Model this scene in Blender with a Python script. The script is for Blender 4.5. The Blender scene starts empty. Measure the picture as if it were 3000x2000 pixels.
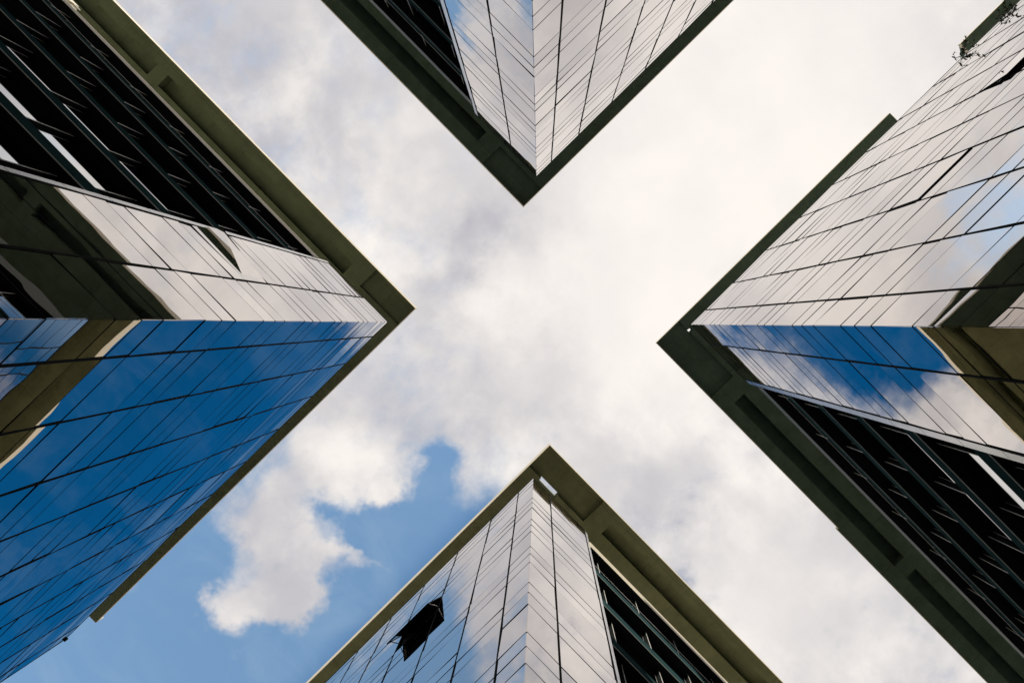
import bpy, bmesh, math, random
from mathutils import Vector, Matrix
random.seed(7)
R = math.radians
scene = bpy.context.scene
COL = scene.collection

# ------------------------------------------------------------------ units
# One "unit" is the horizontal distance that spans one photo pixel (3000 wide) at eave height.
EYE, H, F = 1.6, 41.5, 2250.0
S = H / F
VX, VY = 1582.0, 947.0                    # zenith point in the photo
CA, SA = 0.7133, 0.7009                   # the street grid is turned 45.5 degrees to the picture

# ------------------------------------------------------------------ camera
cam = bpy.data.cameras.new("camera")
cam.lens, cam.sensor_width, cam.sensor_fit = F / 3000 * 36, 36, 'HORIZONTAL'
cam.shift_x, cam.shift_y = (1500 - VX) / 3000, -(1000 - VY) / 3000
cam.clip_start, cam.clip_end = 0.1, 5000
co = bpy.data.objects.new("camera", cam)
COL.objects.link(co)
rt, up = Vector((CA, SA, 0)), Vector((SA, -CA, 0))
mw = Matrix((rt, up, rt.cross(up))).transposed().to_4x4()
mw.translation = (0, 0, EYE)
co.matrix_world = mw
scene.camera = co

# ------------------------------------------------------------------ light
SUN_EL = R(34)
sun_dir = Vector((0.80, -0.60, 0)) * math.cos(SUN_EL) + Vector((0, 0, math.sin(SUN_EL)))
sl = bpy.data.lights.new("sun", 'SUN')
sl.energy, sl.angle, sl.color = 4.6, R(0.6), (1.0, 0.92, 0.78)
so = bpy.data.objects.new("sun", sl)
so.rotation_euler = sun_dir.to_track_quat('Z', 'Y').to_euler()
so.location = (0, 0, 120)
COL.objects.link(so)
vs = scene.view_settings
vs.view_transform, vs.look, vs.exposure, vs.gamma = 'Standard', 'None', 0, 1
scene.cycles.use_denoising = True
scene.cycles.blur_glossy = 0.4
scene.cycles.max_bounces = 10
scene.cycles.glossy_bounces = 8
scene.cycles.sample_clamp_indirect = 4

# ------------------------------------------------------------------ sky (world)
class NB:
    """tiny expression helper over shader nodes"""
    def __init__(s, nt): s.nt = nt
    def new(s, t, **kw):
        n = s.nt.nodes.new(t)
        for k, v in kw.items(): setattr(n, k, v)
        return n
    def put(s, sock, v):
        if isinstance(v, bpy.types.NodeSocket): s.nt.links.new(v, sock)
        else: sock.default_value = v
    def m(s, op, a, b=0.0, c=0.0, clamp=False):
        n = s.new('ShaderNodeMath', operation=op, use_clamp=clamp)
        s.put(n.inputs[0], a); s.put(n.inputs[1], b); s.put(n.inputs[2], c)
        return n.outputs[0]
    def add(s, *a):
        r = a[0]
        for x in a[1:]: r = s.m('ADD', r, x)
        return r
    def lin(s, x, a, y, b, c=0.0):              # a*x + b*y + c
        return s.m('MULTIPLY_ADD', x, a, s.m('MULTIPLY_ADD', y, b, c))
    def sstep(s, x, lo, hi, o0=0.0, o1=1.0):
        n = s.new('ShaderNodeMapRange', interpolation_type='SMOOTHSTEP')
        for i, v in enumerate((x, lo, hi, o0, o1)): s.put(n.inputs[i], v)
        return n.outputs[0]
    def noise(s, vec, scale, detail=6, rough=0.55, dist=0.0, lac=2.0):
        n = s.new('ShaderNodeTexNoise')
        s.put(n.inputs['Vector'], vec)
        for k, v in (('Scale', scale), ('Detail', detail), ('Roughness', rough), ('Distortion', dist), ('Lacunarity', lac)):
            n.inputs[k].default_value = v
        return n.outputs[0]
    def mix(s, f, a, b, mode='MIX'):
        n = s.new('ShaderNodeMix', data_type='RGBA', blend_type=mode)
        n.clamp_factor = True
        s.put(n.inputs[0], f); s.put(n.inputs[6], a); s.put(n.inputs[7], b)
        return n.outputs[2]
    def vec(s, x, y, z=0.0):
        n = s.new('ShaderNodeCombineXYZ')
        s.put(n.inputs[0], x); s.put(n.inputs[1], y); s.put(n.inputs[2], z)
        return n.outputs[0]

world = bpy.data.worlds.new("World")
scene.world = world
world.use_nodes = True
nt = world.node_tree
nt.nodes.clear()
w = NB(nt)
SKY_STRENGTH = 0.1
sky = w.new('ShaderNodeTexSky', sky_type='NISHITA', sun_disc=False)
sky.sun_elevation, sky.sun_rotation = SUN_EL, math.atan2(sun_dir.x, sun_dir.y)
sky.altitude, sky.air_density, sky.dust_density, sky.ozone_density = 50, 1.0, 0.6, 1.6
tc = w.new('ShaderNodeTexCoord')
sx_ = w.new('ShaderNodeSeparateXYZ')
nt.links.new(tc.outputs['Generated'], sx_.inputs[0])
dz = w.m('MAXIMUM', sx_.outputs[2], 0.06)
# position on a flat cloud deck overhead, east (U) and south (V), in deck units
U = w.m('MULTIPLY', w.m('DIVIDE', sx_.outputs[0], dz), F / 1000)
V = w.m('MULTIPLY', w.m('DIVIDE', sx_.outputs[1], dz), F / 1000)
deck = w.vec(U, V)
# the cloud field is described along the streets' diagonals
gx = w.lin(U, CA, V, SA, VX / 1000)
gy = w.lin(U, -SA, V, CA, VY / 1000)
wob1 = w.m('SUBTRACT', w.noise(deck, 3.2, 5, 0.6), 0.5)
wob2 = w.m('SUBTRACT', w.noise(w.vec(U, V, 7.3), 3.2, 5, 0.6), 0.5)
wx = w.m('MULTIPLY_ADD', wob1, 0.36, gx)
wy = w.m('MULTIPLY_ADD', wob2, 0.36, gy)
def blob(cx, cy, a, b, wt, rot=0.0):
    c, s_ = math.cos(R(rot)), math.sin(R(rot))
    dx = w.m('SUBTRACT', wx, cx); dy = w.m('SUBTRACT', wy, cy)
    e1 = w.lin(dx, c / a, dy, s_ / a); e2 = w.lin(dx, -s_ / b, dy, c / b)
    r2 = w.add(w.m('MULTIPLY', e1, e1), w.m('MULTIPLY', e2, e2))
    return w.m('MULTIPLY', w.m('EXPONENT', w.m('MULTIPLY', r2, -1.0)), wt)
HOLES = [  # cx, cy, a, b, weight, rot   (thousandths of a deck unit)
    (1.288, 1.335, .065, .08, 1.0, 0), (1.275, 1.53, .15, .16, 1.15, 0), (1.13, 1.57, .14, .09, 1.1, 0), (.97, 1.475, .07, .05, .7, 0),
    (1.12, 1.82, .22, .15, 1.2, 0), (.555, 1.62, .11, .13, 1.05, 20), (.40, 1.85, .26, .17, 1.2, -30), (.75, 1.97, .30, .09, 1.2, 0),
    (1.40, 1.98, .46, .33, 1.3, 0), (.90, 2.45, .62, .42, 1.4, 0), (.15, 2.1, .45, .30, 1.2, 0),
    (.56, 1.30, .19, .17, 1.4, 0), (.62, .97, .09, .07, .75, 0), (.66, .67, .09, .06, 1.3, 0),
    (2.03, 1.70, .06, .045, .45, 45), (1.92, -.36, .24, .15, .60, 0), (2.2, -.7, .25, .2, .42, 0),
    (.36, .26, .30, .22, .25, 0), (.20, 1.00, .30, .22, 1.2, 0), (1.50, 1.56, .12, .22, .62, 0),
]
LUMPS = [
    (.816, 1.556, .065, .10, .85, -25), (.893, 1.69, .07, .11, .85, 0), (.79, 1.79, .13, .065, .8, 0), (.635, 1.79, .07, .065, .75, 0),
    (1.07, 1.64, .09, .034, .72, 50), (.99, 1.60, .05, .025, .55, 20), (1.15, 1.44, .05, .06, .75, 0), (1.72, 1.47, .10, .08, .35, 0),
    (1.86, 2.17, .22, .12, .8, 0), (.95, 1.36, .10, .06, .3, 0), (.70, 1.93, .07, .05, .45, 0), (.42, 1.98, .05, .04, .35, 0),
]
cover = 1.0
cover = w.m('SUBTRACT', 1.0, w.add(*[blob(*h) for h in HOLES]))
cover = w.m('MAXIMUM', w.m('MINIMUM', cover, 1.0), -0.25)
cover = w.add(cover, *[blob(*l) for l in LUMPS])
cover = w.m('MINIMUM', cover, 1.15)
fb = w.m('SUBTRACT', w.noise(deck, 3.4, 9, 0.62, 0.25), 0.5)
fb2 = w.m('SUBTRACT', w.noise(w.vec(U, V, 3.1), 11.0, 7, 0.6), 0.5)
def soft(cx, cy, a, b, wt, rot=0): return blob(cx, cy, a, b, wt, rot)
glare = w.add(soft(1.82, .92, .32, .34, .95), soft(2.15, .35, .60, .50, .95), soft(2.6, -.2, .9, .7, .6),
              soft(2.25, 1.75, .34, .30, .75), soft(1.15, .55, .25, .25, .25))
dens = w.add(cover, w.m('MULTIPLY', w.m('MINIMUM', glare, 1.0), 0.38), w.m('MULTIPLY', fb, 1.30), w.m('MULTIPLY', fb2, 0.62))
alpha = w.sstep(dens, 0.12, 1.10)
# clear sky: hazy and pale towards the sun's side, deep on the far side
deep = w.m('MAXIMUM', w.sstep(V, 0.20, 0.38), w.m('MULTIPLY', w.sstep(U, -0.95, -1.15), w.sstep(V, -0.45, -0.75)))
blue = w.mix(deep, (2.85, 3.15, 2.85, 1), (0.04, 1.02, 1.58, 1))
clear = w.mix(1.0, sky.outputs[0], blue, 'MULTIPLY')
veil = w.m('MULTIPLY', w.sstep(w.noise(w.vec(w.m('MULTIPLY', U, 1.6), V, 21.0), 3.0, 6, 0.6, 0.6), 0.42, 0.74), w.m('MULTIPLY_ADD', deep, -0.10, 0.17))
clear = w.mix(veil, clear, (4.6, 5.9, 6.8, 1))
# cloud brightness: thick soft greys against a bright veil in front of the sun
sh1 = w.sstep(w.noise(w.vec(U, V, 11.0), 2.3, 6, 0.54, 0.2), 0.36, 0.66)
sh2 = w.sstep(w.noise(w.vec(U, V, 5.0), 5.2, 6, 0.60, 0.1), 0.36, 0.68)
gloom = w.add(soft(.50, .18, .34, .26, .75), soft(.72, .48, .16, .16, .45), soft(1.38, .70, .075, .18, 1.6, 35), soft(1.05, .42, .25, .16, .30),
              soft(1.95, 1.56, .13, .13, .5), soft(1.62, .66, .12, .08, .45), soft(1.28, 1.22, .28, .06, .45), soft(.80, 1.62, .3, .3, .30))
shade = w.add(w.m('MULTIPLY', sh1, 0.55), w.m('MULTIPLY', sh2, 0.18), w.m('MULTIPLY', w.m('MULTIPLY', gloom, 0.80), w.m('MULTIPLY_ADD', sh2, 0.7, 0.55)))
shade = w.m('MULTIPLY', w.m('MULTIPLY', shade, w.m('SUBTRACT', 1.0, w.m('MULTIPLY', w.m('MINIMUM', glare, 1.0), 0.86))), -1.6)
shade = w.m('MULTIPLY', w.m('SUBTRACT', 1.0, w.m('EXPONENT', shade)), 1.12, clamp=True)
k = 1 / SKY_STRENGTH
cl_col = w.mix(shade, (.995 * k, .94 * k, .885 * k, 1), (.50 * k, .495 * k, .54 * k, 1))
final = w.mix(alpha, clear, cl_col)
bg = w.new('ShaderNodeBackground')
nt.links.new(final, bg.inputs[0])
bg.inputs[1].default_value = SKY_STRENGTH
out = w.new('ShaderNodeOutputWorld')
nt.links.new(bg.outputs[0], out.inputs[0])

# ------------------------------------------------------------------ materials
def mat(name, color, rough=0.6, metal=0.0, spec=0.5, noise=0.0, nscale=1.2, bump=0.0, bscale=0.5, bdetail=2, stretch=(1, 1, 1)):
    m = bpy.data.materials.new(name); m.use_nodes = True
    n = NB(m.node_tree); b = m.node_tree.nodes['Principled BSDF']
    b.inputs['Base Color'].default_value = (*color, 1)
    b.inputs['Roughness'].default_value = rough
    b.inputs['Metallic'].default_value = metal
    b.inputs['Specular IOR Level'].default_value = spec
    g = n.new('ShaderNodeNewGeometry')
    mp = n.new('ShaderNodeMapping'); mp.inputs['Scale'].default_value = stretch
    m.node_tree.links.new(g.outputs['Position'], mp.inputs['Vector'])
    if noise:
        v = n.noise(mp.outputs[0], nscale, 6, 0.65)
        lo = tuple(c * (1 - noise) for c in color); hi = tuple(c * (1 + noise) for c in color)
        m.node_tree.links.new(n.mix(n.sstep(v, 0.3, 0.7), (*lo, 1), (*hi, 1)), b.inputs['Base Color'])
        m.node_tree.links.new(n.sstep(v, 0.2, 0.8, max(rough - .06, 0), rough + .06), b.inputs['Roughness'])
    if bump:
        bp = n.new('ShaderNodeBump'); bp.inputs['Strength'].default_value = 1; bp.inputs['Distance'].default_value = bump
        m.node_tree.links.new(n.noise(mp.outputs[0], bscale, bdetail, 0.5), bp.inputs['Height'])
        m.node_tree.links.new(bp.outputs[0], b.inputs['Normal'])
    return m
def vary(m, amt):                              # every pane comes from a slightly different batch
    n = NB(m.node_tree); b = m.node_tree.nodes['Principled BSDF']
    oi = n.new('ShaderNodeObjectInfo'); c = b.inputs['Base Color'].default_value[:]
    lo = tuple(x * (1 - amt) for x in c[:3]); hi = tuple(min(x * (1 + amt), 1) for x in c[:3])
    m.node_tree.links.new(n.mix(oi.outputs['Random'], (*lo, 1), (*hi, 1)), b.inputs['Base Color'])

M = {
    'glass': mat("coated_glass", (.62, .58, .555), .006, 1.0, bump=.0052, bscale=.55, bdetail=1.5),
    'glass_in': mat("dark_glass", (.012, .02, .02), .06, 0.0, .4),
    'window': mat("window_glass", (.52, .53, .53), .01, 1.0, bump=.0008, bscale=.6, bdetail=1),
    'frame': mat("black_frame", (.005, .008, .008), .75, 0.0, .05),
    'core': mat("dark_wall", (.008, .012, .011), .8, 0.0, .2),
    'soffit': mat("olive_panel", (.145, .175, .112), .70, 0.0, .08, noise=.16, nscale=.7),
    'soffit_lit': mat("lit_olive_panel", (.20, .215, .128), .70, 0.0, .08, noise=.16, nscale=.7),  # soffit panel with the brighter bounce light put into its colour
    'soffit_shade': mat("shaded_olive_panel", (.100, .150, .122), .70, 0.0, .08, noise=.16, nscale=.7),  # soffit panel with the shade put into its colour
    'drip': mat("drip_metal", (.16, .19, .165), .45, 0.0, .2, noise=.1),
    'beam_shade': mat("shaded_cream_metal", (.17, .19, .18), .55, 0.0, .1, noise=.05),  # cream beam metal with the shade put into its colour
    'fascia': mat("cream_metal", (.56, .51, .40), .55, 0.0, .2, noise=.05),
    'trim': mat("grey_trim", (.66, .655, .65), .25, 0.9, noise=.10, nscale=2.5, stretch=(1, 1, .25)),
    'band': mat("teal_band", (.026, .060, .066), .7, 0.0, .0, noise=.15, nscale=1.0),
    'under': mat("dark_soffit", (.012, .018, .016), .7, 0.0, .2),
    'fin': mat("pale_aluminium", (.82, .82, .80), .35, 0.15),
    'screen': mat("attic_render", (.66, .60, .46), .6, 0.0, .3, noise=.08),
    'roof': mat("roof_gravel", (.50, .48, .42), .9, noise=.2, nscale=3),
    'leaf': mat("leaf", (.035, .055, .025), .5, 0.0, .3, noise=.4, nscale=9),
    'twig': mat("twig", (.05, .035, .022), .8, noise=.2, nscale=12),
    'paving': mat("paving", (.13, .13, .12), .8, noise=.15, nscale=.8),
    'asphalt': mat("asphalt", (.055, .055, .055), .85, noise=.2, nscale=2),
    'kerb': mat("kerb_stone", (.32, .31, .29), .8, noise=.15, nscale=2),
    'paint': mat("road_paint", (.75, .75, .72), .6, noise=.1, nscale=3),
    'soil': mat("planter_soil", (.05, .04, .03), .9),
}

vary(M['glass'], .08)
def seams(m, pitch=2.6, wide=.022, dark=.45):  # open joints between the soffit panels
    n = NB(m.node_tree); b = m.node_tree.nodes['Principled BSDF']; src = b.inputs['Base Color'].links[0].from_socket
    g = n.new('ShaderNodeNewGeometry'); x = n.new('ShaderNodeSeparateXYZ'); m.node_tree.links.new(g.outputs['Position'], x.inputs[0])
    k_ = [n.m('LESS_THAN', n.m('FRACT', n.m('DIVIDE', x.outputs[i], pitch)), wide / pitch) for i in (0, 1)]
    st = n.noise(n.vec(n.m('MULTIPLY', x.outputs[0], .5), n.m('MULTIPLY', x.outputs[1], .5), 3.0), 3.0, 7, .7)
    c = n.mix(n.m('MULTIPLY', n.m('MAXIMUM', k_[0], k_[1]), dark), src, (.02, .02, .015, 1))
    c = n.mix(n.sstep(st, .52, .72, 0, .28), c, (.05, .055, .04, 1))
    m.node_tree.links.new(c, b.inputs['Base Color'])
for k_ in ('soffit', 'soffit_lit', 'soffit_shade'): seams(M[k_])

# ------------------------------------------------------------------ mesh helpers
def link(name, bm, m, parent=None, mats=None):
    bmesh.ops.recalc_face_normals(bm, faces=bm.faces)
    me = bpy.data.meshes.new(name); bm.to_mesh(me); bm.free()
    for x in (mats or [m]): me.materials.append(x)
    o = bpy.data.objects.new(name, me); COL.objects.link(o)
    if parent: o.parent = parent
    return o
def hexa(bm, pts, mi=0):                      # 8 points: bottom ring then top ring
    v = [bm.verts.new(p) for p in pts]
    for f in ((3, 2, 1, 0), (4, 5, 6, 7), (0, 1, 5, 4), (1, 2, 6, 5), (2, 3, 7, 6), (3, 0, 4, 7)):
        bm.faces.new([v[i] for i in f]).material_index = mi
def prism(bm, ring, z0, z1):
    n = len(ring)
    a = [bm.verts.new((x, y, z0)) for x, y in ring]; b = [bm.verts.new((x, y, z1)) for x, y in ring]
    bm.faces.new(a[::-1]); bm.faces.new(b)
    for i in range(n): bm.faces.new((a[i], a[(i + 1) % n], b[(i + 1) % n], b[i]))
def zt(t): return EYE + H * t
def px(p):                                    # where a point falls in the photo
    d = (p.z - EYE)
    if d < .5: return None
    X, Y = p.x / d * F, p.y / d * F
    return VX + CA * X + SA * Y, VY - SA * X + CA * Y
def shown(pts):
    q = [px(p) for p in pts]
    if any(x is None for x in q): return 0
    if max(x for x, _ in q) < 0 or min(x for x, _ in q) > 3000 or max(y for _, y in q) < 0 or min(y for _, y in q) > 2000: return 0
    a = 0
    q = [(min(max(x, 0), 3000), min(max(y, 0), 2000)) for x, y in q]
    for i in range(len(q)): a += q[i][0] * q[(i + 1) % len(q)][1] - q[(i + 1) % len(q)][0] * q[i][1]
    return abs(a) / 2

JOINTS = sorted(.4555 + .0965 * k_ + o_ for k_ in range(-5, 6) for o_ in (0, .0240, .0460) if .4555 + .0965 * k_ + o_ < .995)
TB = -EYE / H                                  # ground level
LEVELS = [TB] + JOINTS + [0.9985]
VISION = {round(.4555 + .0965 * k_ + .0460, 4) for k_ in range(-5, 6)}   # a tall vision pane starts at these joints
FAR_P, FAR_Q = 2300, 2500
ROOF_K = 1.15                                  # the roof slab floats this much higher than the glass

class Tower:
    def __init__(s, label, sx, sy, GX, GY, EX, EY, q1, q2, q3, eaves, seam, cof, coffers, inner, facet=None, slot=None, step=None, ajar=(), fh=(.8, .4), warps=(), vent=None, paint='soffit', seed=1):  # paint: soffit colour with each tower's light level mixed in
        s.__dict__.update(locals())
        s.rnd = random.Random(seed)
        s.root = bpy.data.objects.new("office_tower", None); COL.objects.link(s.root)
        s.origin = Vector((sx * GX * S, sy * GY * S, 0))
        s.root.location = s.origin
        s.root.empty_display_size = 2
        s.root['label'] = label; s.root['category'] = "office tower"; s.root['group'] = "glass office towers around the crossing"
        s.cand = {}
        s.build()
    # local plan (p away from the X-street, q away from the Y-street, units) and height fraction -> point relative to the tower's corner
    def L(s, p, q, t, dz=0.0):
        return Vector((s.sx * p * S, s.sy * q * S, zt(t) + dz))
    def wpt(s, v): return v + s.origin
    def face_q(s, p):                          # plan line of the all-glass face, with its bend
        if s.facet and p > s.facet[0]: return (p - s.facet[0]) * s.facet[1]
        return 0.0
    def box(s, bm, p0, p1, q0, q1, t0, t1, d0=0.0, d1=0.0, mi=0):
        hexa(bm, [s.L(p, q, t0, d0) for p, q in ((p0, q0), (p1, q0), (p1, q1), (p0, q1))] +
                 [s.L(p, q, t1, d1) for p, q in ((p0, q0), (p1, q0), (p1, q1), (p0, q1))], mi)
    def part(s, name, bm, m, parent=None, label=None, mats=None):
        o = link(name, bm, m, parent or s.root, mats)
        if label: o['label'] = label
        return o

    # a facade pane between two plan points a-b and levels t0-t1; out = plan direction that faces the street
    def pane(s, a, b, out, t0, t1, name, m, tilt=.27, gap=.8, th=1.4, warp=None):
        ax = Vector((b[0] - a[0], b[1] - a[1])); ln = ax.length; ax /= ln
        a = Vector(a) + ax * gap; b = Vector(b) - ax * gap
        zc = (t0 + t1) / 2
        e = [s.L(a.x, a.y, t0, .012), s.L(b.x, b.y, t0, .012), s.L(b.x, b.y, t1, -.012), s.L(a.x, a.y, t1, -.012)]
        o = s.L(out[0], out[1], 0) - s.L(0, 0, 0); o.normalize()
        c = sum(e, Vector()) / 4
        axw = (e[1] - e[0]).normalized()
        rot = Matrix.Rotation(R(s.rnd.gauss(0, tilt)), 3, Vector((0, 0, 1))) @ Matrix.Rotation(R(s.rnd.gauss(0, tilt)), 3, axw)
        e = [c + rot @ (v - c) for v in e]
        back = -o * th * S
        if warp:                                 # a pane sprung out of its frame at one upper corner
            amp, flip = warp; n = 48
            bm = bmesh.new(); g = []
            for j in range(n + 1):
                row = []
                for i in range(n + 1):
                    u, v = i / n, j / n
                    q = e[0].lerp(e[1], u).lerp(e[3].lerp(e[2], u), v)
                    uu = 1 - u if flip else u
                    row.append(bm.verts.new(q + o * amp * uu ** 1.3 * v ** 1.7))
                g.append(row)
            for j in range(n):
                for i in range(n): bm.faces.new((g[j][i], g[j][i + 1], g[j + 1][i + 1], g[j + 1][i])).smooth = True
            r_ = [g[0][0], g[0][n], g[n][n], g[n][0]]
            b_ = [bm.verts.new(v.co + back) for v in r_]
            bm.faces.new(b_)
            s.part(name, bm, M[m], None, "pane with a dark streak across its reflection")
            return
        ar = shown([s.wpt(v) for v in e])
        s.cand.setdefault((name, m), []).append((ar, [e[0], e[1], e[1] + back, e[0] + back, e[3], e[2], e[2] + back, e[3] + back]))
    def flush_panes(s):
        for (name, m), lst in s.cand.items():
            lst.sort(key=lambda r: -r[0])
            rest = bmesh.new(); n = 0
            for i, (ar, pts) in enumerate(lst):
                if ar > 0 and n < 100:
                    bm = bmesh.new(); hexa(bm, pts); s.part(name, bm, M[m]); n += 1
                else: hexa(rest, pts)
            if len(rest.verts):
                o = s.part(name, rest, M[m]); o['kind'] = "stuff"
            else: rest.free()
        s.cand = {}

    # a top-hung sash standing open: same pane turned about its top edge, with a frame round it
    def sash(s, p0, p1, t0, t1, deg, label):
        h = (t1 - t0) * H
        hinge = s.L((p0 + p1) / 2, 0, t1, -.03)
        out = Vector((0, -s.sy, 0)); alongv = Vector((s.sx, 0, 0))
        wd = (p1 - p0 - 3.0) * S / 2
        a = R(deg)
        dn = Vector((0, 0, -math.cos(a))) + out * math.sin(a)
        nrm = (out * math.cos(a) + Vector((0, 0, math.sin(a))))
        def P(x, y, d): return hinge + alongv * x + dn * y + nrm * d
        def slab(bm, x0, x1, y0, y1, d0, d1):
            hexa(bm, [P(x0, y0, d0), P(x1, y0, d0), P(x1, y1, d0), P(x0, y1, d0), P(x0, y0, d1), P(x1, y0, d1), P(x1, y1, d1), P(x0, y1, d1)])
        bm = bmesh.new(); fw = .07; hh = h - .05
        slab(bm, -wd, -wd + fw, 0, hh, -.05, .005); slab(bm, wd - fw, wd, 0, hh, -.05, .005)
        slab(bm, -wd + fw, wd - fw, 0, fw, -.05, .005); slab(bm, -wd + fw, wd - fw, hh - fw, hh, -.05, .005)
        fr = s.part("open_window", bm, M['frame'], None, label)
        bm = bmesh.new(); slab(bm, -wd + fw, wd - fw, fw, hh - fw, -.012, .0)
        s.part("pane", bm, M['glass'], fr)
        bm = bmesh.new(); slab(bm, -wd + fw, wd - fw, fw, hh - fw, -.04, -.016)
        s.part("inner_glass", bm, M['glass_in'], fr)  # dark sheet for the inner glass face of the sash
        for sgn in (-1, 1):                     # stay arms from the jamb to the sash
            bm = bmesh.new()
            q0 = hinge + alongv * sgn * (wd - .06) + Vector((0, 0, -h * .55)) - out * .02
            q1 = P(sgn * (wd - .06), hh * .86, -.03)
            d = (q1 - q0).normalized(); r_ = .014
            u_ = d.cross(alongv).normalized() * r_; v_ = alongv * r_
            hexa(bm, [q0 - u_ - v_, q0 + u_ - v_, q0 + u_ + v_, q0 - u_ + v_, q1 - u_ - v_, q1 + u_ - v_, q1 + u_ + v_, q1 - u_ + v_])
            s.part("stay_arm", bm, M['fin'], fr)
        # dark jambs of the opening behind it
        return fr

    def build(s):
        sx, sy = s.sx, s.sy
        # ---- plan breaks of the all-glass face
        pb = [0, 61, 173]
        while pb[-1] < FAR_P: pb.append(pb[-1] + 136.4)
        if s.facet: pb = sorted([p for p in pb if abs(p - s.facet[0]) > 40] + [s.facet[0]])
        qb = [0, s.q1, s.q2]
        # ---- core
        bm = bmesh.new()
        ring = [(5, 5)]
        if s.facet: ring += [(s.facet[0], 5)]
        ring += [(FAR_P, 5 + s.face_q(FAR_P)), (FAR_P, FAR_Q), (25, FAR_Q), (25, s.q3 - 1), (5, s.q3 - 1)]
        prism(bm, [(sx * p * S, sy * q * S) for p, q in ring], 0.02, zt(.95))
        s.part("wall", bm, M['core'])
        # ---- panes of the glass faces
        for i in range(len(pb) - 1):
            p0, p1 = pb[i], pb[i + 1]
            for j in range(len(LEVELS) - 1):
                t0, t1 = LEVELS[j], LEVELS[j + 1]
                vis = round(t0, 4) in VISION
                hit = [a for a in s.ajar if abs(a[0] - p0) < 2 and abs(a[1] - t0) < .002]
                if hit: s.sash(p0, p1, t0, t1, hit[0][2], hit[0][3]); continue
                s.pane((p0, s.face_q(p0)), (p1, s.face_q(p1)), (0, -1), t0, t1, "window_pane" if vis else "spandrel_panel", 'glass',
                       warp=next((w_[3:] for w_ in s.warps if w_[0] == 'q' and abs(w_[1] - p0) < 2 and abs(w_[2] - t0) < .002), None))
        for i in range(2):
            for j in range(len(LEVELS) - 1):
                t0, t1 = LEVELS[j], LEVELS[j + 1]
                s.pane((0, qb[i]), (0, qb[i + 1]), (-1, 0), t0, t1, "window_pane" if round(t0, 4) in VISION else "spandrel_panel", 'glass',
                       warp=next((w_[3:] for w_ in s.warps if w_[0] == 'p' and abs(w_[1] - qb[i]) < 2 and abs(w_[2] - t0) < .002), None))
        # ---- mullions and transoms
        for p in pb[1:]:
            if p >= FAR_P: continue
            bm = bmesh.new(); q = s.face_q(p)
            s.box(bm, p - 1.5, p + 1.5, q - .9, q + 4, TB, .9985)
            s.part("mullion", bm, M['frame'])
        bm = bmesh.new(); s.box(bm, -.9, 4, s.q1 - 1.5, s.q1 + 1.5, TB, .9985); s.part("mullion", bm, M['frame'])
        bm = bmesh.new(); s.box(bm, -.6, 4, s.q2, s.q2 + 4, TB, .9985); s.part("mullion", bm, M['frame'])
        for t in JOINTS:
            e = s.rnd.uniform(.14, .40); th = .026
            bm = bmesh.new()
            segs = [(0, s.facet[0] if s.facet else FAR_P)] + ([(s.facet[0], FAR_P)] if s.facet else [])
            for a, b in segs:
                qa, qb_ = s.face_q(a), s.face_q(b)
                hexa(bm, [s.L(a, qa - e, t, -th / 2), s.L(b, qb_ - e, t, -th / 2), s.L(b, qb_ + 4, t, -th / 2), s.L(a + 4, qa + 4, t, -th / 2),
                          s.L(a, qa - e, t, th / 2), s.L(b, qb_ - e, t, th / 2), s.L(b, qb_ + 4, t, th / 2), s.L(a + 4, qa + 4, t, th / 2)])
            hexa(bm, [s.L(-e, 0, t, -th / 2), s.L(-e, s.q2, t, -th / 2), s.L(4, s.q2, t, -th / 2), s.L(4, 4, t, -th / 2),
                      s.L(-e, 0, t, th / 2), s.L(-e, s.q2, t, th / 2), s.L(4, s.q2, t, th / 2), s.L(4, 4, t, th / 2)])
            s.part("transom", bm, M['frame'])
        # ---- metal edge trim beside the recess
        bm = bmesh.new()
        lv = [TB + i * .0965 / 2 for i in range(22)] + [.997]
        for a, b in zip(lv, lv[1:]):
            if b - a > .01: s.box(bm, .4, 18, s.q2 + 3.4, s.q3, a, b, .012, -.012)
        s.part("edge_trim", bm, M['trim'])
        bm = bmesh.new(); s.box(bm, 1.2, 18, s.q2 + 4.8, s.q3 - .4, TB, .99); s.part("trim_backing", bm, M['frame'])
        # ---- recessed facade: floor bands, windows, fins
        bt = [.863 - .0935 * k_ for k_ in range(9)]
        for t in bt:                             # thin metal drip edge under every band
            bm = bmesh.new(); s.box(bm, 1.7, 2.9, s.q3 + .4, FAR_Q, t - .021, t - .021, -.01, .07)
            s.part("drip_edge", bm, M['drip'])
        RP = 21.5
        for t in bt:
            bm = bmesh.new()
            s.box(bm, 3, 30, s.q3 + .3, FAR_Q, t - .021, t)
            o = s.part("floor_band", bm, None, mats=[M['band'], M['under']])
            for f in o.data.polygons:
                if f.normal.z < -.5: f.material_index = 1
        lv = [(.935, .863)] + [(a - .021, b) for a, b in zip(bt, bt[1:])]
        fq = [s.q3 + 42 + 148 * k_ for k_ in range(16)]
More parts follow.
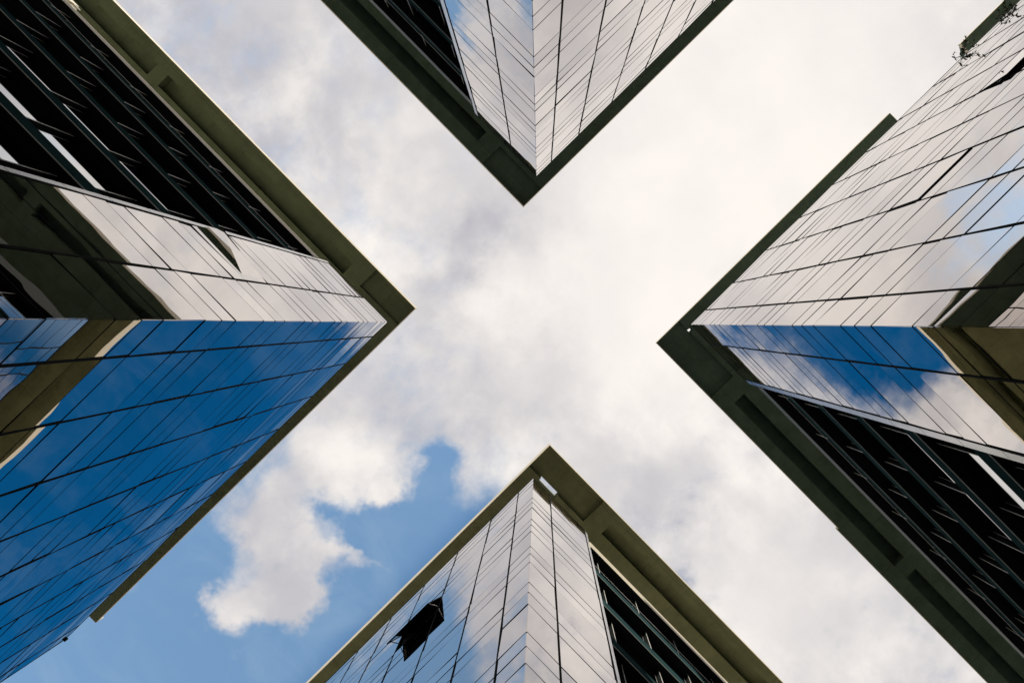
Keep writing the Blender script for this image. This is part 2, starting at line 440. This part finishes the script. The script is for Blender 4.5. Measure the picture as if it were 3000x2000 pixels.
        for hi, lo in lv:
            ed = [s.q3 + .3] + fq + [FAR_Q]
            for a, b in zip(ed, ed[1:]):
                if b - a < 3: continue
                s.pane((RP, a), (RP, b), (-1, 0), lo, hi, "recessed_window", 'window', tilt=.05, gap=1.2, th=1.5)
            for q in fq:
                pts = [s.wpt(s.L(RP - 4, q, lo)), s.wpt(s.L(RP - 4, q + 3, lo)), s.wpt(s.L(RP - 4, q + 3, hi)), s.wpt(s.L(RP - 4, q, hi))]
                def bx(p0, p1, w0, w1): return [s.L(p, q + qq, tt, dd) for tt, dd in ((lo, .01), (hi, -.01)) for p, qq in ((p0, w0), (p1, w0), (p1, w1), (p0, w1))]
                s.cand.setdefault(("window_fin", 'frame'), []).append((shown(pts), bx(RP - 5.5, RP + 1.6, -1, 1)))
                s.cand.setdefault(("fin_edge", 'fin'), []).append((shown(pts), bx(RP - 6.4, RP - 5.6, -.65, .65)))
            if lo != .863: continue
            bm = bmesh.new(); s.box(bm, RP - 6.6, RP - 5.5, s.q3 + .3, FAR_Q, lo + .043, lo + .043, -.02, .012)
            s.part("guard_rail", bm, M['fin'])
        s.flush_panes()
        bm = bmesh.new(); s.box(bm, -2, 30, s.q3 + .3, FAR_Q, .935, .9568)
        o = s.part("top_beam", bm, None, mats=[M['beam_shade' if s.paint == 'soffit_shade' else 'fascia'], M['under']])  # shaded towers take the beam colour with shade painted in
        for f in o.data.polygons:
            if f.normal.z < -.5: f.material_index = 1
        # ---- terrace behind the parapet and the attic storey set back on it
        bm = bmesh.new()
        ring = [(6, 9)] + ([(s.facet[0], 9)] if s.facet else []) + [(FAR_P, 9 + s.face_q(FAR_P)), (FAR_P, FAR_Q), (31, FAR_Q), (31, s.q3), (6, s.q3)]
        prism(bm, [(sx * p * S, sy * q * S) for p, q in ring], zt(.955), zt(.96))
        s.part("terrace", bm, M['roof'])
        bm = bmesh.new()
        for a, b in s.eaves:
            a_, b_ = max(a * ROOF_K - s.GX, 0), b * ROOF_K - s.GX
            s.box(bm, a_ + 205, min(b_ - 60, FAR_P), 140, FAR_Q - 40, .961, ROOF_K, 0, -.01)
        s.part("attic_wall", bm, M['screen'])
        if s.vent:                               # cream block standing on the beam, with three thin prongs
            bm = bmesh.new(); s.box(bm, -1.5, 17, s.vent, s.vent + 90, .957, 1.0, .005)
            vb = s.part("cream_block", bm, M['fascia'])
            for k_ in range(3):
                bm = bmesh.new(); s.box(bm, -1 + k_ * 6, .6 + k_ * 6, s.vent - 26, s.vent - .3, .99, .99, -.1 - .25 * k_, -.02 - .25 * k_)
                s.part("prong", bm, M['fin'], vb)
        s.eave()

    # roof: a slab floating an attic storey above the glass; a height map over plan cells gives its soffit, coffers,
    # slots and returns. All numbers are plan units as they project at glass-top height, so they are scaled up by ROOF_K.
    def eave(s):
        EX, EY = s.EX, s.EY
        c0, c1 = s.cof
        IN = 560                                             # how far in the modelled soffit reaches
        xs = {EX, c0, c1, IN}; ys = {EY, s.seam, IN, FAR_Q}
        if s.slot: xs |= {s.slot[0], s.slot[1]}; ys |= {s.slot[2], s.slot[3]}
        if s.step: xs |= {s.step[1]}; ys |= {s.step[0]}
        for a, b in s.coffers: ys |= {a, b}
        for a, b in s.eaves: xs |= {a, b}
        xs, ys = sorted(x for x in xs), sorted(ys)
        LO, MID, HI = 0.0, min(.40, min(s.fh) - .08), .75
        x_in = s.inner
        xs = sorted(set(xs) | {x_in})
        def level(x, y):
            if x < EX and (not s.step or y < s.step[0]): return None
            if not any(a < x < b for a, b in s.eaves) and x > EX: return None
            if s.slot and s.slot[0] < x < s.slot[1] and s.slot[2] < y < s.slot[3]: return None
            if y < s.seam: return MID if x < x_in else LO
            if c0 < x < c1 and any(a < y < b for a, b in s.coffers): return HI
            return LO
        def top(x, y):
            if y <= EY + .01: return s.fh[1] - .03
            if x <= EX + .01: return s.fh[0] - .03
            return .95
        bm = bmesh.new()
        Z = zt(ROOF_K)
        def lp(x, y): return (s.sx * (x * ROOF_K - s.GX) * S, s.sy * (y * ROOF_K - s.GY) * S)
        def V3(x, y, z): return bm.verts.new((*lp(x, y), Z + z))
        grid = {}
        for i in range(len(xs) - 1):
            for j in range(len(ys) - 1):
                grid[i, j] = level((xs[i] + xs[i + 1]) / 2, (ys[j] + ys[j + 1]) / 2)
        for (i, j), h in grid.items():
            if h is None: continue
            a, b, c, d = xs[i], xs[i + 1], ys[j], ys[j + 1]
            bm.faces.new([V3(a, c, h), V3(b, c, h), V3(b, d, h), V3(a, d, h)])
            bm.faces.new([V3(x, y, top(x, y)) for x, y in ((a, c), (b, c), (b, d), (a, d))])
            for (di, dj, e) in ((1, 0, ((b, c), (b, d))), (0, 1, ((a, d), (b, d))), (-1, 0, ((a, c), (a, d))), (0, -1, ((a, c), (b, c)))):
                o = grid.get((i + di, j + dj))
                if o is None or o > h:
                    (p0, q0), (p1, q1) = e
                    bm.faces.new([V3(p0, q0, h), V3(p1, q1, h), V3(p1, q1, top(p1, q1) if o is None else o), V3(p0, q0, top(p0, q0) if o is None else o)])
        bmesh.ops.remove_doubles(bm, verts=bm.verts, dist=1e-4)
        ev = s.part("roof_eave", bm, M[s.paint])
        # fascia
        bm = bmesh.new(); f = 1.6; z0 = -.012; hx, hy = s.fh
        def strip(x0, x1, y0, y1, z1=hx):
            hexa(bm, [(*lp(x, y), Z + z) for z in (z0, z1) for x, y in ((x0, y0), (x1, y0), (x1, y1), (x0, y1))])
        if s.step:
            strip(EX - f, EX - .15, EY - f, s.step[0] - .2); strip(s.step[1] - f, s.step[1] - .15, s.step[0], FAR_Q)
            strip(s.step[1] - .15, EX - f - .1, s.step[0] - f, s.step[0] - .15)
        else: strip(EX - f, EX - .15, EY - f, FAR_Q)
        for i, (a, b) in enumerate(s.eaves):
            strip((a - .15) if i == 0 else a, b, EY - f, EY - .15, hy)
            strip(b + .15, b + f, EY - f, 900)
            if i: strip(a - f, a - .15, EY - f, 900)
        s.part("fascia", bm, M['fascia'], ev)
        # coping along the top of the glass
        bm = bmesh.new()
        cut = [0] + ([s.facet[0]] if s.facet else []) + [FAR_P]
        for c, d in zip(cut, cut[1:]):
            qa, qb = s.face_q(c), s.face_q(d)
            hexa(bm, [s.L(c, qa - .5, 1, -.05), s.L(d, qb - .5, 1, -.05), s.L(d, qb + 8, 1, -.05), s.L(c + (8 if c == 0 else 0), qa + 8, 1, -.05),
                      s.L(c, qa - .5, 1, .05), s.L(d, qb - .5, 1, .05), s.L(d, qb + 8, 1, .05), s.L(c + (8 if c == 0 else 0), qa + 8, 1, .05)])
        hexa(bm, [s.L(p, q, 1, z) for z in (-.05, .05) for p, q in ((-.5, 0), (7.9, 8.1), (7.9, s.q2), (-.5, s.q2))])
        s.part("coping", bm, M['frame'])
        if s.facet:
            bm = bmesh.new(); s.box(bm, s.facet[0] - 4, s.facet[0] + 3, -5, -.6, 1, 1, -.12, .10)
            s.part("roof_anchor", bm, M['frame'])

# ------------------------------------------------------------------ the place
def structure(o): o['kind'] = "structure"; return o
def sheet(name, x0, x1, y0, y1, z0, z1, m):
    bm = bmesh.new()
    hexa(bm, [(x, y, z) for z in (z0, z1) for x, y in ((x0, y0), (x1, y0), (x1, y1), (x0, y1))])
    return structure(link(name, bm, M[m]))
bm = bmesh.new()
bm.faces.new([bm.verts.new(v) for v in ((-1500, -1500, -.15), (1500, -1500, -.15), (1500, 1500, -.15), (-1500, 1500, -.15))])
structure(link("ground", bm, M['paving']))
for (x0, x1, y0, y1) in ((-60, -2.4, -60, -2.4), (2.4, 60, -60, -2.4), (2.4, 60, 2.4, 60), (-60, -2.4, 2.4, 60)):
    sheet("pavement", x0, x1, y0, y1, -.14, 0.0, 'paving')
sheet("road", -60, 60, -2.25, 2.25, -.16, -.145, 'asphalt')
sheet("road", -2.25, 2.25, -60, 60, -.165, -.1415, 'asphalt')
bm = bmesh.new()
for sx in (-1, 1):
    for sy in (-1, 1):
        hexa(bm, [(sx * x, sy * y, z) for z in (-.15, .012) for x, y in ((2.25, 2.25), (60, 2.25), (60, 2.395), (2.25, 2.395))])
        hexa(bm, [(sx * x, sy * y, z) for z in (-.15, .012) for x, y in ((2.25, 2.4), (2.395, 2.4), (2.395, 60), (2.25, 60))])
structure(link("kerb", bm, M['kerb']))

LEFT = Tower("left glass tower with deep blue glass on one side and white cloud on the other",
    -1, -1, 315.5, 315.5, 231, 288.6, 99, 235.5, 250, [(231, 1541)], 448, (268, 311), [(508, 1282), (1326, 2100)], 300,
    facet=(1324, math.tan(R(11.7))), fh=(.85, .3), seed=3, vent=1290,
    warps=[('p', 99, .598, .222, False)])
BOTTOM = Tower("bottom glass tower with one window swung open below its pale lit eave",
    -1, 1, 331, 309, 230.7, 276, 70, 211, 225, [(230.7, 2300)], 503, (262, 303), [(565, 1235), (1282, 1950)], 316,
    slot=(313, 328, 325, 395), ajar=[(309.4, .791, 15, "window standing open at an angle, dark underneath")], fh=(.45, .95), paint='soffit_lit', seed=5)
TOP = Tower("top glass tower with white clouds on both glass faces and an eave darkened for shade",
    1, -1, 294, 314, 207, 279.4, 103, 237.5, 256, [(207, 2300)], 453, (245, 282), [(509, 1280), (1326, 2100)], 280,
    fh=(.5, .25), paint='soffit_shade', seed=8)
RIGHT = Tower("right glass tower with green plants on its roof edge past the eave's end",
    1, 1, 312, 311.6, 204.6, 280.6, 80, 222, 244, [(204.6, 1161), (1454, 2300)], 507, (243, 283), [(566, 1236), (1283, 1950)], 296,
    slot=(295, 308, 317, 329), step=(1041, 199.3),
    ajar=[(309.8, .598, .9, "window left slightly ajar"), (718.6, .6945, 3.6, "window propped open, dark gap along its side")], fh=(.3, .3), paint='soffit_shade', seed=11)

# ------------------------------------------------------------------ plants on the right tower's roof edge
def shrub(name, label, base, out, along, n, spread, droop, seed):
    rnd = random.Random(seed)
    root = bpy.data.objects.new(name, None); COL.objects.link(root)
    root.location = base; root['label'] = label; root['category'] = "plant"; root['group'] = "plants on the roof edge"
    bm = bmesh.new(); lf = bmesh.new()
    def tube(a, b, r0, r1):
        d = (b - a).normalized(); u = d.orthogonal().normalized(); v = d.cross(u)
        ra = [bm.verts.new(a + (u * math.cos(t) + v * math.sin(t)) * r0) for t in (0, 1.26, 2.51, 3.77, 5.03)]
        rb = [bm.verts.new(b + (u * math.cos(t) + v * math.sin(t)) * r1) for t in (0, 1.26, 2.51, 3.77, 5.03)]
        for i in range(5): bm.faces.new((ra[i], ra[(i + 1) % 5], rb[(i + 1) % 5], rb[i]))
    def leaf(c, d, ln):
        side = d.cross(Vector((rnd.gauss(0, 1), rnd.gauss(0, 1), rnd.gauss(0, 1)))).normalized() * ln * rnd.uniform(.16, .28)
        nrm = d.cross(side).normalized() * ln * .08
        pts = [c, c + d * ln * .35 + side + nrm, c + d * ln * .75 + side * .7 + nrm, c + d * ln, c + d * ln * .75 - side * .7 + nrm, c + d * ln * .35 - side + nrm]
        v = [lf.verts.new(p) for p in pts]
        m1 = lf.verts.new(c + d * ln * .4); 
        for i in range(6): lf.faces.new((m1, v[i], v[(i + 1) % 6]))
    for i in range(n):
        p = along * rnd.gauss(0, spread * .35) + Vector((0, 0, rnd.uniform(0, .1)))
        d = (out * rnd.uniform(.2, .9) + along * rnd.gauss(0, .8) + Vector((0, 0, rnd.uniform(-.2, .9)))).normalized()
        r = .016
        for k_ in range(rnd.randint(2, 5)):
            stp = rnd.uniform(.12, .26)
            q = p + d * stp
            tube(p, q, r, r * .75); r *= .75
            for _ in range(rnd.randint(2, 4)):
                ld = (d + Vector((rnd.gauss(0, .7), rnd.gauss(0, .7), rnd.gauss(0, .6)))).normalized()
                leaf(p.lerp(q, rnd.random()), ld, rnd.uniform(.11, .22))
            p = q
            d = (d + Vector((0, 0, -droop * rnd.uniform(.2, .6))) + along * rnd.gauss(0, .25) + out * rnd.gauss(0, .15)).normalized()
    o = link("stem", bm, M['twig'], root)
    link("foliage", lf, M['leaf'], root)
    return root
def at_right(X, Y, t): return Vector((X * S * t, Y * S * t, zt(t)))
o_, a_ = Vector((0, -1, 0)), Vector((1, 0, 0))
shrub("roof_plant", "leafy plant spilling over the glass edge at the end of the dark roof eave", at_right(1437, 309.5, 1.0) + Vector((0, 0, .06)), o_, a_, 7, .7, .8, 4)
shrub("roof_plant", "leafy plant hanging at the inner side of the dark eave in the far corner", at_right(1640, 312, 1.0) + Vector((0, 0, .06)), o_, a_, 9, 1.3, .9, 9)
